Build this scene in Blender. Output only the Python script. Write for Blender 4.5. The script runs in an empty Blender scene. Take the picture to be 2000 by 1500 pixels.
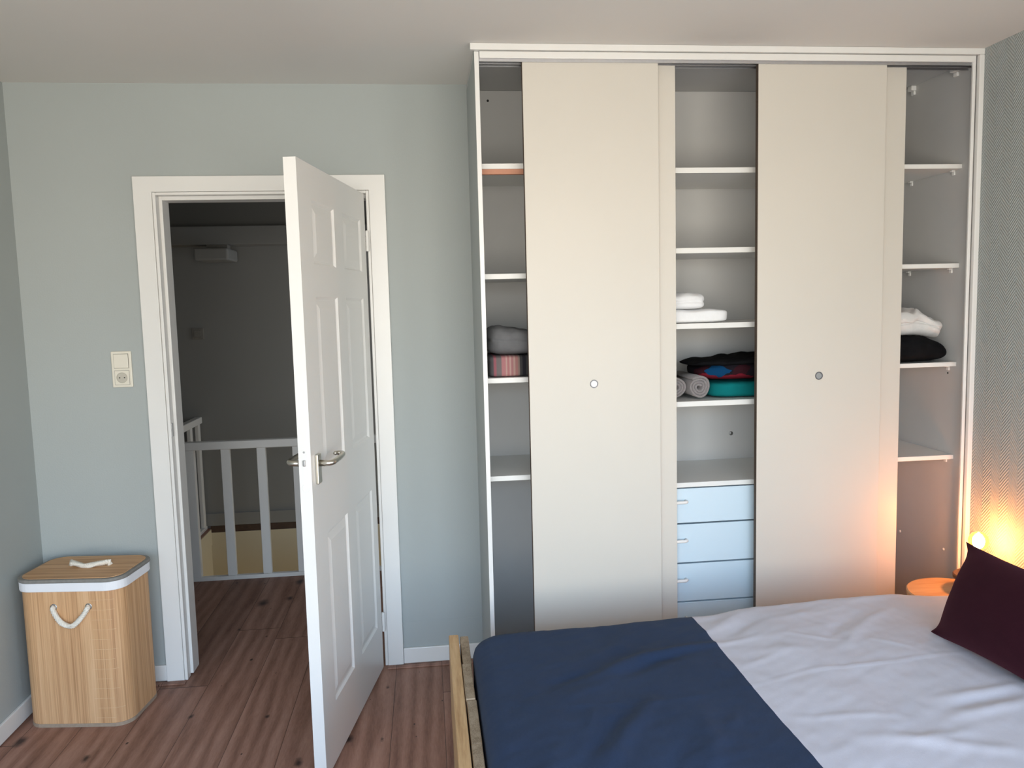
import bpy, bmesh, math, random
from math import sin, cos, pi, sqrt, radians
from mathutils import Vector, Matrix, noise
C = bpy.context.scene.collection
SC = bpy.context.scene

# ------------------------------------------------------------------ camera
YAW, PITCH, ROLL, FPX = 0.107446, 0.098101, -0.025297, 1541.586
fw = Vector((sin(YAW)*cos(PITCH), cos(YAW)*cos(PITCH), -sin(PITCH)))
rt = Vector((cos(YAW), -sin(YAW), 0)); up = rt.cross(fw)
rt2 = rt*cos(ROLL) + up*sin(ROLL); up2 = up*cos(ROLL) - rt*sin(ROLL)
cd = bpy.data.cameras.new('camera'); cam = bpy.data.objects.new('camera', cd); C.objects.link(cam)
cd.sensor_width = 36; cd.sensor_fit = 'HORIZONTAL'; cd.lens = FPX/2000*36; cd.clip_start = .05
cam.matrix_world = Matrix(((rt2.x, up2.x, -fw.x, 0), (rt2.y, up2.y, -fw.y, -3.3743), (rt2.z, up2.z, -fw.z, 1.5524), (0, 0, 0, 1)))
SC.camera = cam

# ------------------------------------------------------------------ view, world (sky over sunlit ground), window light
vs = SC.view_settings; vs.view_transform = 'Standard'; vs.look = 'None'; vs.gamma = 1; vs.use_curve_mapping = False
vs.exposure = 0.0
SC.cycles.use_denoising = True
SC.cycles.diffuse_bounces = 6; SC.cycles.max_bounces = 12
WORLD_STRENGTH = 8.6
W = bpy.data.worlds.new('sky'); SC.world = W; W.use_nodes = True
nt = W.node_tree; bg = nt.nodes['Background']
tc = nt.nodes.new('ShaderNodeTexCoord'); sp = nt.nodes.new('ShaderNodeSeparateXYZ'); cr = nt.nodes.new('ShaderNodeValToRGB')
mp = nt.nodes.new('ShaderNodeMapRange'); mp.inputs['From Min'].default_value = -1; mp.inputs['From Max'].default_value = 1
nt.links.new(tc.outputs['Generated'], sp.inputs[0]); nt.links.new(sp.outputs['Z'], mp.inputs['Value']); nt.links.new(mp.outputs[0], cr.inputs[0])
nt.links.new(cr.outputs[0], bg.inputs[0]); bg.inputs[1].default_value = WORLD_STRENGTH
els = cr.color_ramp.elements
els[0].position = 0; els[0].color = (.52, .49, .43, 1)
els[1].position = 1; els[1].color = (.30, .62, 1.15, 1)
for p_, c_ in ((.47, (.82, .77, .68, 1)), (.52, (1.0, .96, .88, 1)), (.58, (.78, .95, 1.10, 1)), (.70, (.50, .78, 1.20, 1))):
    e_ = els.new(p_); e_.color = c_
WIN = (-1.5, 1.75, .25, 2.30)          # window in the wall behind the camera: x0, x1, z0, z1
ld = bpy.data.lights.new('window_daylight', 'AREA'); ld.shape = 'RECTANGLE'; ld.size = WIN[1]-WIN[0]; ld.size_y = WIN[3]-WIN[2]
ld.cycles.is_portal = True
lo = bpy.data.objects.new('window_daylight', ld); C.objects.link(lo)
lo.location = ((WIN[0]+WIN[1])/2, -4.42, (WIN[2]+WIN[3])/2); lo.rotation_euler = (radians(90), 0, 0)
W2 = (-4.25, -3.15, .30, 2.20)            # unseen window added to brighten the left side, in the right wall: y0, y1, z0, z1
l2 = bpy.data.lights.new('added_side_daylight', 'AREA'); l2.shape = 'RECTANGLE'; l2.size = W2[3]-W2[2]; l2.size_y = W2[1]-W2[0]; l2.cycles.is_portal = True
o2 = bpy.data.objects.new('added_side_daylight', l2); C.objects.link(o2); o2.location = (2.14, (W2[0]+W2[1])/2, (W2[2]+W2[3])/2); o2.rotation_euler = (0, radians(90), 0)
# a lamp burning on the floor below, seen only as glow in the stairwell
sd = bpy.data.lights.new('stairwell_light', 'POINT'); sd.energy = 14; sd.color = (1, .86, .60); sd.shadow_soft_size = .15
so = bpy.data.objects.new('stairwell_light', sd); C.objects.link(so); so.location = (.2, 1.9, -1.5)

hd = bpy.data.lights.new('hall_daylight', 'AREA'); hd.energy = 11.0; hd.color = (.9, .95, 1); hd.shape = 'RECTANGLE'; hd.size = .7; hd.size_y = 1.1
ho = bpy.data.objects.new('hall_daylight', hd); C.objects.link(ho); ho.location = (.98, 1.8, 1.3); ho.rotation_euler = (0, radians(90), 0)   # daylight from further along the landing

# ------------------------------------------------------------------ materials
class N:
    def __init__(s, name):
        s.m = bpy.data.materials.new(name); s.m.use_nodes = True; s.t = s.m.node_tree
        s.b = s.t.nodes['Principled BSDF']
    def n(s, ty, **k):
        x = s.t.nodes.new(ty)
        for a, v in k.items(): setattr(x, a, v)
        return x
    def l(s, a, b): s.t.links.new(a, b)
    def math(s, op, a, b=None, c=None):
        x = s.n('ShaderNodeMath', operation=op)
        for i, v in enumerate((a, b, c)):
            if v is None: continue
            if isinstance(v, (int, float)): x.inputs[i].default_value = v
            else: s.l(v, x.inputs[i])
        return x.outputs[0]
    def coord(s, kind='Object', scale=(1, 1, 1)):
        t = s.n('ShaderNodeTexCoord'); m = s.n('ShaderNodeMapping'); m.inputs['Scale'].default_value = scale
        s.l(t.outputs[kind], m.inputs['Vector']); return m.outputs['Vector']
    def noise(s, vec, scale, detail=3, rough=.5):
        x = s.n('ShaderNodeTexNoise'); x.inputs['Scale'].default_value = scale; x.inputs['Detail'].default_value = detail; x.inputs['Roughness'].default_value = rough
        s.l(vec, x.inputs['Vector']); return x.outputs['Fac']
    def ramp(s, fac, stops):
        x = s.n('ShaderNodeValToRGB'); e = x.color_ramp.elements
        e[0].position, e[0].color = stops[0][0], (*stops[0][1], 1); e[1].position, e[1].color = stops[-1][0], (*stops[-1][1], 1)
        for p, c in stops[1:-1]: q = e.new(p); q.color = (*c, 1)
        s.l(fac, x.inputs[0]); return x.outputs[0]
    def mix(s, fac, a, b, mode='MIX'):
        x = s.n('ShaderNodeMix', data_type='RGBA', blend_type=mode)
        for i, v in ((0, fac), (6, a), (7, b)):
            if isinstance(v, (int, float)): x.inputs[i].default_value = v
            elif isinstance(v, tuple): x.inputs[i].default_value = (*v, 1)
            else: s.l(v, x.inputs[i])
        return x.outputs[2]
    def bump(s, h, strength=.2, dist=.001):
        x = s.n('ShaderNodeBump'); x.inputs['Strength'].default_value = strength; x.inputs['Distance'].default_value = dist
        s.l(h, x.inputs['Height']); s.l(x.outputs[0], s.b.inputs['Normal'])
    def set(s, col=None, rough=.5, metal=0, spec=None, sheen=0):
        if col is not None:
            if isinstance(col, tuple): s.b.inputs['Base Color'].default_value = (*col, 1)
            else: s.l(col, s.b.inputs['Base Color'])
        s.b.inputs['Roughness'].default_value = rough; s.b.inputs['Metallic'].default_value = metal
        if spec is not None: s.b.inputs['Specular IOR Level'].default_value = spec
        if sheen: s.b.inputs['Sheen Weight'].default_value = sheen
        return s

def plain(name, col, rough=.5, metal=0, var=.04, nscale=6, bump=0, bscale=400, bdist=.0005, sheen=0, spec=None):
    k = N(name); v = k.coord()
    f = k.noise(v, nscale, 3)
    c2 = tuple(max(0, x*(1-var)) for x in col); c1 = tuple(min(1, x*(1+var)) for x in col)
    k.set(k.ramp(f, [(.3, c2), (.7, c1)]), rough, metal, spec, sheen)
    if bump: k.bump(k.noise(v, bscale, 2), bump, bdist)
    return k.m

SAGE = (.385, .415, .408)
M = {}
M['sage'] = plain('sage_wall_paint', SAGE, .75, var=.015, nscale=2, bump=.35, bscale=160, bdist=.0012)
def chevron():
    k = N('sage_chevron_wallpaper'); v = k.coord(); s = k.n('ShaderNodeSeparateXYZ'); k.l(v, s.inputs[0])
    tri = k.math('PINGPONG', s.outputs['Y'], .045)
    ph = k.math('MULTIPLY', k.math('ADD', k.math('MULTIPLY', tri, 1.15), s.outputs['Z']), 2*pi/.0135)
    rib = k.math('SINE', ph)
    f = k.noise(v, 2, 2)
    k.set(k.ramp(f, [(.3, tuple(x*.98 for x in SAGE)), (.7, tuple(x*1.01 for x in SAGE))]), .7)
    k.bump(k.math('ADD', rib, k.noise(v, 300, 2)), .6, .0016); return k.m
M['chevron'] = chevron()
M['ceiling'] = plain('ceiling_paint', (.72, .70, .665), .85, var=.015, nscale=1.5, bump=.25, bscale=220)
M['trim'] = plain('white_gloss_paint', (.77, .76, .735), .32, var=.01, nscale=4, bump=.05, bscale=60)
M['cream'] = plain('cream_laminate', (.61, .572, .51), .42, var=.012, nscale=3, bump=.04, bscale=500)
M['shelf'] = plain('white_laminate', (.78, .77, .74), .4, var=.01, nscale=5)
M['drawer'] = plain('cool_white_melamine', (.60, .72, .80), .35, var=.008, nscale=3)
M['inner'] = plain('grey_plaster', (.57, .565, .555), .8, var=.03, nscale=4, bump=.2, bscale=120)
M['chip'] = plain('raw_chipboard_edge', (.10, .07, .05), .8, var=.3, nscale=250)
M['alu'] = plain('brushed_aluminium', (.62, .62, .64), .35, 1, var=.03, nscale=80)
M['nickel'] = plain('satin_nickel', (.62, .59, .52), .28, 1, var=.03, nscale=60)
M['steel'] = plain('dull_steel', (.42, .42, .42), .4, 1, var=.05, nscale=90)
M['darksteel'] = plain('dark_steel', (.16, .16, .17), .4, .6, var=.05, nscale=90)
M['dark'] = plain('dark_gap', (.02, .02, .02), .8, var=.2, nscale=40)
M['terracotta'] = plain('terracotta_batten_paint', (.52, .24, .15), .6, var=.05, nscale=20)
M['plastic'] = plain('cream_plastic', (.74, .70, .60), .35, var=.01, nscale=8)
M['plasticdark'] = plain('shaded_cream_plastic', (.50, .47, .40), .4, var=.01, nscale=8)  # darker copy of cream plastic: shade of the socket recess put into its colour
M['wplastic'] = plain('white_plastic', (.82, .82, .80), .35, var=.01, nscale=8)
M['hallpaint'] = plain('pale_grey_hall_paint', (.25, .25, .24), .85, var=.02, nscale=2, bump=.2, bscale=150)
M['stairpaint'] = plain('cream_stairwell_paint', (.60, .54, .40), .85, var=.02, nscale=2)
M['graytrim'] = plain('grey_binding_and_gap_shade', (.22, .21, .19), .8, var=.08, nscale=80)
M['tape'] = plain('tan_binding_tape', (.34, .26, .19), .85, var=.08, nscale=80)
M['whitecloth'] = plain('white_cotton', (.80, .80, .82), .9, var=.02, nscale=10, bump=.25, bscale=700, sheen=.2)
M['rope'] = plain('cotton_rope', (.76, .71, .62), .9, var=.06, nscale=120, bump=.4, bscale=600)
M['thread'] = plain('pale_thread', (.70, .50, .30), .8, var=.1, nscale=300)
M['greycloth'] = plain('grey_cotton', (.15, .15, .155), .95, var=.1, nscale=20, bump=.3, bscale=500, spec=.2)
M['greyterry'] = plain('grey_terry_cloth', (.25, .225, .225), .95, var=.14, nscale=160, bump=.8, bscale=500, bdist=.002, sheen=.3)
M['teal'] = plain('teal_cotton', (.004, .15, .155), .95, var=.12, nscale=14, bump=.3, bscale=600, spec=.1)
M['black'] = plain('black_jersey', (.007, .007, .008), .95, var=.25, nscale=25, bump=.3, bscale=500, spec=.08)
M['whiteterry'] = plain('white_terry_cloth', (.84, .84, .85), .95, var=.02, nscale=40, bump=.7, bscale=420, bdist=.0015, sheen=.2)
M['offwhite'] = plain('off_white_knit', (.68, .66, .64), .95, var=.04, nscale=40, bump=.6, bscale=380, bdist=.0015, sheen=.2)
M['darkwood'] = plain('dark_stained_wood', (.06, .032, .02), .5, var=.2, nscale=30)
M['brass'] = plain('aged_brass', (.45, .30, .12), .35, 1, var=.06, nscale=60)

def floor_mat():
    k = N('brown_oak_laminate'); v = k.coord(); s = k.n('ShaderNodeSeparateXYZ'); k.l(v, s.inputs[0])
    PW, PL = .196, 1.95
    u = k.math('DIVIDE', k.math('ADD', s.outputs['X'], 3.117), PW); idx = k.math('FLOOR', u); fu = k.math('FRACT', u)
    wn = k.n('ShaderNodeTexWhiteNoise', noise_dimensions='1D'); k.l(idx, wn.inputs['W'])
    w = k.math('ADD', k.math('DIVIDE', s.outputs['Y'], PL), k.math('MULTIPLY', wn.outputs['Value'], 7.3)); jd = k.math('FLOOR', w); fwd = k.math('FRACT', w)
    pid = k.math('ADD', k.math('MULTIPLY', idx, 13.7), k.math('MULTIPLY', jd, 5.31))
    wp = k.n('ShaderNodeTexWhiteNoise', noise_dimensions='1D'); k.l(pid, wp.inputs['W'])
    cx = k.n('ShaderNodeCombineXYZ'); k.l(k.math('ADD', s.outputs['X'], k.math('MULTIPLY', wp.outputs['Value'], 31.0)), cx.inputs[0])
    k.l(k.math('MULTIPLY', s.outputs['Y'], .13), cx.inputs[1]); k.l(k.math('MULTIPLY', wp.outputs['Value'], 9.0), cx.inputs[2])
    g1 = k.noise(cx.outputs[0], 24, 6, .62)               # broad grain
    g2 = k.noise(cx.outputs[0], 190, 4, .65)              # fine fibres
    wv = k.n('ShaderNodeTexWave', wave_type='BANDS', bands_direction='X'); wv.inputs['Scale'].default_value = 5; wv.inputs['Distortion'].default_value = 7; wv.inputs['Detail'].default_value = 2; wv.inputs['Detail Scale'].default_value = 1.2
    k.l(cx.outputs[0], wv.inputs['Vector'])
    f = k.math('ADD', k.math('MULTIPLY', g1, .55), k.math('ADD', k.math('MULTIPLY', g2, .28), k.math('MULTIPLY', wv.outputs['Fac'], .17)))
    col = k.ramp(f, [(.28, (.165, .080, .054)), (.48, (.285, .150, .106)), (.68, (.385, .218, .160))])
    tint = k.math('ADD', k.math('MULTIPLY', wp.outputs['Value'], .30), .84)
    cc = k.n('ShaderNodeCombineXYZ'); [k.l(tint, cc.inputs[i]) for i in range(3)]
    col = k.mix(1.0, col, cc.outputs[0], 'MULTIPLY')
    # knots
    kv = k.n('ShaderNodeMapping'); kv.inputs['Scale'].default_value = (6.6, 3.6, 1); k.l(v, kv.inputs['Vector'])
    vo = k.n('ShaderNodeTexVoronoi', feature='F1', voronoi_dimensions='2D'); vo.inputs['Scale'].default_value = 1; k.l(kv.outputs[0], vo.inputs['Vector'])
    nd = k.math('ADD', vo.outputs['Distance'], k.math('MULTIPLY', k.math('SUBTRACT', k.noise(v, 30, 3), .5), .14))
    sepc = k.n('ShaderNodeSeparateColor'); k.l(vo.outputs['Color'], sepc.inputs[0])
    size = k.math('ADD', k.math('MULTIPLY', k.math('POWER', sepc.outputs[0], 4), .24), .012)
    km = k.math('SUBTRACT', 1.25, k.math('DIVIDE', nd, size))
    km = k.math('MULTIPLY', k.math('MINIMUM', k.math('MAXIMUM', km, 0), 1), .9)
    col = k.mix(km, col, (.028, .020, .018))
    # seams
    e = .011
    gap = k.math('MAXIMUM', k.math('LESS_THAN', fu, e), k.math('LESS_THAN', fwd, .0022))
    col = k.mix(k.math('MULTIPLY', gap, .75), col, (.03, .018, .013))
    k.set(col, .5, spec=.2)
    k.bump(k.math('SUBTRACT', k.math('MULTIPLY', g2, .5), gap), .25, .0008); return k.m
M['floor'] = floor_mat()

def wood(name, dark, mid, light, axis=1, scale=30, rough=.55, knots=True):
    k = N(name); sc = [1, 1, 1]; sc[axis] = .08
    v = k.coord('Object', tuple(sc)); g = k.noise(v, scale, 5, .6); g2 = k.noise(v, scale*5, 3)
    f = k.math('ADD', k.math('MULTIPLY', g, .7), k.math('MULTIPLY', g2, .3))
    col = k.ramp(f, [(.34, dark), (.5, mid), (.66, light)])
    if knots:
        sc2 = [3, 3, 3]; sc2[axis] = 1.7
        v2 = k.coord('Object', tuple(sc2)); vo = k.n('ShaderNodeTexVoronoi'); vo.inputs['Scale'].default_value = 1; k.l(v2, vo.inputs['Vector'])
        kk = k.math('MULTIPLY', k.math('MAXIMUM', k.math('SUBTRACT', 1, k.math('DIVIDE', vo.outputs['Distance'], .16)), 0), .8)
        col = k.mix(kk, col, tuple(x*.6 for x in dark))
    k.set(col, rough); k.bump(g2, .2, .0006); return k.m
M['pine'] = wood('pine_plank', (.36, .20, .085), (.52, .33, .16), (.62, .42, .23), 1, 34)
M['pinez'] = wood('pine_board', (.30, .19, .10), (.44, .31, .19), (.54, .40, .27), 2, 34)
M['tabletop'] = wood('light_oak_tabletop', (.36, .20, .09), (.47, .29, .15), (.54, .36, .20), 0, 26, .5, False)
def endgrain():
    k = N('weathered_end_grain'); v = k.coord()
    n1 = k.noise(v, 35, 4); vo = k.n('ShaderNodeTexVoronoi'); vo.inputs['Scale'].default_value = 330; k.l(v, vo.inputs['Vector'])
    f = k.math('ADD', k.math('MULTIPLY', n1, .7), k.math('MULTIPLY', vo.outputs['Distance'], .35))
    k.set(k.ramp(f, [(.3, (.16, .115, .07)), (.5, (.27, .205, .135)), (.7, (.36, .285, .20))]), .8); k.bump(vo.outputs['Distance'], .4, .0008); return k.m
M['endgrain'] = endgrain()
def bamboo(name, sc, amp=1.0):
    k = N(name); v = k.coord('Object', sc); v1 = k.coord('Object', tuple(x*.35 for x in sc))
    f = k.math('ADD', k.math('MULTIPLY', k.noise(v, 210, 2, .6), .55), k.math('MULTIPLY', k.noise(v1, 130, 2), .45))
    k.set(k.ramp(f, [(.34, (.40, .205, .092)), (.5, (.60, .345, .170)), (.68, (.72, .455, .250))]), .6)
    k.bump(f, .5, .0015); return k.m
M['bamboo'] = bamboo('bamboo_slats', (1, 1, .012))
M['bamboolid'] = bamboo('bamboo_lid_slats', (.02, 1, 1))
def striped():
    k = N('pink_grey_striped_cotton'); v = k.coord(); s = k.n('ShaderNodeSeparateXYZ'); k.l(v, s.inputs[0])
    x = k.math('DIVIDE', k.math('ADD', s.outputs['X'], .092), .147)
    r = k.n('ShaderNodeValToRGB'); r.color_ramp.interpolation = 'CONSTANT'; e = r.color_ramp.elements
    st = [(0, (.10, .09, .095)), (.07, (.30, .10, .12)), (.14, (.15, .125, .125)), (.27, (.38, .16, .165)), (.38, (.42, .27, .24)), (.42, (.36, .15, .15)), (.48, (.42, .27, .24)), (.52, (.33, .15, .15)), (.58, (.36, .23, .20)), (.63, (.28, .13, .12)), (.70, (.20, .14, .12)), (.75, (.035, .035, .035)), (.82, (.008, .007, .012)), (.91, (.035, .036, .035))]
    e[0].position = 0; e[0].color = (*st[0][1], 1); e[1].position = st[-1][0]; e[1].color = (*st[-1][1], 1)
    for p, c in st[1:-1]: q = e.new(p); q.color = (*c, 1)
    k.l(x, r.inputs[0]); k.set(r.outputs[0], .9); k.bump(k.noise(v, 500, 2), .3, .0008); return k.m
M['striped'] = striped()
def printed():
    k = N('dark_patterned_print'); v = k.coord(); s = k.n('ShaderNodeSeparateXYZ'); k.l(v, s.inputs[0])
    nz = k.math('MULTIPLY', k.math('SUBTRACT', k.noise(v, 18, 2), .5), .05)
    dx = k.math('ADD', s.outputs['X'], .118); dz = k.math('SUBTRACT', s.outputs['Z'], .040)
    d = k.math('ADD', k.math('ADD', k.math('MULTIPLY', k.math('ABSOLUTE', dx), .62), k.math('ABSOLUTE', dz)), nz)
    blue = k.math('LESS_THAN', d, .027)
    red = k.math('MULTIPLY', k.math('LESS_THAN', k.math('ADD', s.outputs['Z'], nz), .020), k.math('LESS_THAN', s.outputs['X'], .02))
    wine = k.math('LESS_THAN', k.noise(v, 14, 1), .46)
    c = k.mix(wine, (.012, .010, .014), (.030, .008, .012))
    c = k.mix(red, c, (.16, .012, .022)); c = k.mix(blue, c, (.004, .045, .12))
    k.set(c, .95, spec=.08); k.bump(k.noise(v, 500, 2), .3, .0008); return k.m
M['printed'] = printed()
def bedcloth(name, col, var):
    k = N(name); v = k.coord(); f = k.noise(v, 5, 4); f2 = k.noise(v, 260, 2)
    c = k.ramp(k.math('ADD', k.math('MULTIPLY', f, .6), k.math('MULTIPLY', f2, .4)), [(.3, tuple(x*(1-var) for x in col)), (.7, tuple(x*(1+var) for x in col))])
    k.set(c, .95, sheen=.05, spec=.15); k.bump(k.math('ADD', k.noise(v, 900, 2), k.math('MULTIPLY', k.noise(v, 28, 4), 1.5)), .35, .0012); return k.m
M['bluecloth'] = bedcloth('navy_cotton', (.020, .036, .078), .14)
M['lilaccloth'] = bedcloth('pale_lilac_cotton', (.55, .54, .60), .03)
M['velvet'] = bedcloth('burgundy_velvet', (.020, .003, .007), .2)
M['velvet'].node_tree.nodes['Principled BSDF'].inputs['Sheen Weight'].default_value = .2
M['velvet'].node_tree.nodes['Principled BSDF'].inputs['Sheen Tint'].default_value = (.35, .08, .13, 1)
def glass():
    k = N('amber_glass'); t = k.t; out = t.nodes['Material Output']
    tr = k.n('ShaderNodeBsdfTransparent'); tr.inputs[0].default_value = (1, .84, .60, 1)
    gl = k.n('ShaderNodeBsdfGlossy'); gl.inputs['Roughness'].default_value = .03
    fr = k.n('ShaderNodeFresnel'); fr.inputs[0].default_value = 1.3; mx = k.n('ShaderNodeMixShader')
    k.l(fr.outputs[0], mx.inputs[0]); k.l(tr.outputs[0], mx.inputs[1]); k.l(gl.outputs[0], mx.inputs[2]); em = k.n('ShaderNodeEmission'); em.inputs[0].default_value = (1, .42, .08, 1); em.inputs[1].default_value = .9
    ad = k.n('ShaderNodeAddShader'); k.l(mx.outputs[0], ad.inputs[0]); k.l(em.outputs[0], ad.inputs[1]); k.l(ad.outputs[0], out.inputs['Surface']); return k.m
M['amber'] = glass()
def glow():
    k = N('glowing_filament'); k.b.inputs['Emission Color'].default_value = (1, .40, .13, 1); k.b.inputs['Emission Strength'].default_value = 250
    k.n('ShaderNodeTexNoise'); return k.m
M['filament'] = glow()

# ------------------------------------------------------------------ geometry helpers
class MB:
    def __init__(s): s.bm = bmesh.new()
    def box(s, x0, x1, y0, y1, z0, z1):
        v = [s.bm.verts.new((x, y, z)) for x in (x0, x1) for y in (y0, y1) for z in (z0, z1)]
        for f in ((0, 1, 3, 2), (4, 6, 7, 5), (0, 4, 5, 1), (2, 3, 7, 6), (0, 2, 6, 4), (1, 5, 7, 3)): s.bm.faces.new([v[i] for i in f])
        return s
    def loops(s, rings, cap0=True, cap1=True, closed=True):
        R = [[s.bm.verts.new(p) for p in r] for r in rings]; n = len(R[0])
        for a, b in zip(R, R[1:]):
            for i in range(n if closed else n-1):
                j = (i+1) % n; s.bm.faces.new((a[i], a[j], b[j], b[i]))
        if cap0: s.bm.faces.new(R[0][::-1])
        if cap1: s.bm.faces.new(R[-1])
        return s
    def lathe(s, prof, c=(0, 0, 0), n=32, axis='z', cap0=True, cap1=True):
        rings = []
        for r, h in prof:
            ring = []
            for i in range(n):
                a = 2*pi*i/n; p = (r*cos(a), r*sin(a), h)
                if axis == 'y': p = (p[0], p[2], -p[1])
                if axis == 'x': p = (p[2], p[0], p[1])
                ring.append((c[0]+p[0], c[1]+p[1], c[2]+p[2]))
            rings.append(ring)
        return s.loops(rings, cap0, cap1)
    def tube(s, pts, r, n=12):
        pts = [Vector(p) for p in pts]; rings = []; prev = None
        for i, p in enumerate(pts):
            t = (pts[min(i+1, len(pts)-1)]-pts[max(i-1, 0)]).normalized()
            if prev is None: a = t.orthogonal().normalized()
            else: a = (prev - t*prev.dot(t)).normalized()
            prev = a; b = t.cross(a); rr = r[i] if isinstance(r, (list, tuple)) else r
            rings.append([p + a*rr*cos(2*pi*k/n) + b*rr*sin(2*pi*k/n) for k in range(n)])
        return s.loops(rings)
    def rope(s, pts, r, turns, strands=3):
        pts = [Vector(p) for p in pts]; prev = None; fr = []
        for i, p in enumerate(pts):
            t = (pts[min(i+1, len(pts)-1)]-pts[max(i-1, 0)]).normalized()
            a = t.orthogonal().normalized() if prev is None else (prev - t*prev.dot(t)).normalized()
            prev = a; fr.append((p, a, t.cross(a)))
        for k in range(strands):
            q = []
            for i, (p, a, b) in enumerate(fr):
                w = 2*pi*(turns*i/(len(fr)-1)+k/strands); q.append(p + (a*cos(w)+b*sin(w))*r*.52)
            s.tube(q, r*.58, 8)
        return s
    def build(s, name, mat, parent=None, loc=None, rot=0, smooth=False, bevel=0, seg=2):
        bmesh.ops.recalc_face_normals(s.bm, faces=s.bm.faces)
        me = bpy.data.meshes.new(name)
        if loc is not None and parent is None:
            mt = (Matrix.Translation(loc) @ Matrix.Rotation(rot, 4, 'Z')).inverted()
            if rot == 0: s.bm.transform(mt)
        elif parent is not None and parent.get('_world'):
            s.bm.transform(Matrix.Translation(-Vector(parent['_world'])))
        s.bm.to_mesh(me); s.bm.free()
        for m_ in (mat if isinstance(mat, list) else [mat]): me.materials.append(m_)
        o = bpy.data.objects.new(name, me); C.objects.link(o)
        if smooth:
            for p in me.polygons: p.use_smooth = True
        if bevel:
            b = o.modifiers.new('bevel', 'BEVEL'); b.width = bevel; b.segments = seg; b.limit_method = 'ANGLE'; b.angle_limit = radians(40); b.harden_normals = False
        if parent is not None: o.parent = parent
        elif loc is not None: o.location = loc; o.rotation_euler = (0, 0, rot)
        if parent is not None and parent.get('_world'): o['_world'] = list(parent['_world'])
        return o

def thing(name, label, cat, loc=(0, 0, 0), rot=0, group=None, world=True):
    o = bpy.data.objects.new(name, None); C.objects.link(o); o.empty_display_size = .1
    o.location = loc; o.rotation_euler = (0, 0, rot); o['label'] = label; o['category'] = cat
    if group: o['group'] = group
    if world: o['_world'] = list(loc)         # parts are drafted in room coordinates and moved to this origin
    return o
def tag(o, label, cat, group=None):
    o['label'] = label; o['category'] = cat
    if group: o['group'] = group
    return o
def struct(o): o['kind'] = 'structure'; return o
def centre_origin(o):
    me = o.data; c = sum((v.co for v in me.vertices), Vector())/len(me.vertices)
    me.transform(Matrix.Translation(-c)); o.location = o.location + c; return o

XL, XR, H = -1.605, 2.124, 2.471
YF = -4.40

# ------------------------------------------------------------------ room shell
DX0, DX1, DZ = -1.071, -.212, 2.044      # doorway in the far wall
struct(MB().box(XL-.1, XR+.1, YF-.1, .10, -.12, 0).build('floor', M['floor']))
struct(MB().box(XL-.1, XR+.1, YF-.1, .10, H, H+.1).build('ceiling', M['ceiling']))
struct(MB().box(XL-.1, DX0, 0, .10, 0, H).box(DX1, XR+.1, 0, .10, 0, H).box(DX0, DX1, 0, .10, DZ, H).build('wall_back', M['sage']))
struct(MB().box(XL-.1, XL, YF, 0, 0, H).build('wall_left', M['sage']))
struct(MB().box(XR, XR+.1, YF, W2[0], 0, H).box(XR, XR+.1, W2[1], 0, 0, H).box(XR, XR+.1, W2[0], W2[1], 0, W2[2]).box(XR, XR+.1, W2[0], W2[1], W2[3], H).build('wall_right', M['chevron']))
w2 = MB().box(XR+.02, XR+.09, W2[0], W2[0]+.05, W2[2], W2[3]).box(XR+.02, XR+.09, W2[1]-.05, W2[1], W2[2], W2[3]).box(XR+.02, XR+.09, W2[0]+.05, W2[1]-.05, W2[2], W2[2]+.05).box(XR+.02, XR+.09, W2[0]+.05, W2[1]-.05, W2[3]-.05, W2[3])
struct(w2.build('window_added', M['trim'], bevel=.003))  # frame of the added side window, out of view
x0, x1, z0, z1 = WIN
struct(MB().box(XL-.1, x0, YF-.1, YF, 0, H).box(x1, XR+.1, YF-.1, YF, 0, H).box(x0, x1, YF-.1, YF, 0, z0).box(x0, x1, YF-.1, YF, z1, H).build('wall_front', M['sage']))
wf = MB().box(x0, x0+.05, YF-.09, YF-.02, z0, z1).box(x1-.05, x1, YF-.09, YF-.02, z0, z1).box(x0+.05, x1-.05, YF-.09, YF-.02, z0, z0+.05).box(x0+.05, x1-.05, YF-.09, YF-.02, z1-.05, z1)
xm = (x0+x1)/2; wf.box(xm-.03, xm+.03, YF-.09, YF-.02, z0+.05, z1-.05)
struct(wf.build('window_1', M['trim'], bevel=.003))

# baseboards and floor edging
def board(x0, x1, y0, y1, z0, z1, name='baseboard_back'):
    return struct(MB().box(x0, x1, y0, y1, z0, z1).build(name, M['trim'], bevel=.003))
board(XL+.012, -1.143, -.012, 0, .004, .073)
board(-.144, .203, -.012, 0, .004, .073)
board(XL, XL+.012, YF, 0, .004, .073, 'baseboard_left')
board(XR-.012, XR, YF, -.62, .004, .073, 'baseboard_right')
struct(MB().box(-.214, .203, -.050, -.019, 0, .006).box(-.144, .203, -.019, -.0125, 0, .006).build('trim_3', M['floor'], bevel=.002))
struct(MB().box(XL+.013, -1.06, -.050, -.019, 0, .006).build('trim_4', M['floor'], bevel=.002))
struct(MB().box(-.144, .203, -.0012, 0, .1865, .1895).box(.222, 2.11, -.0012, 0, .1865, .1895).build('trim_5', M['sage']))

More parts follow.
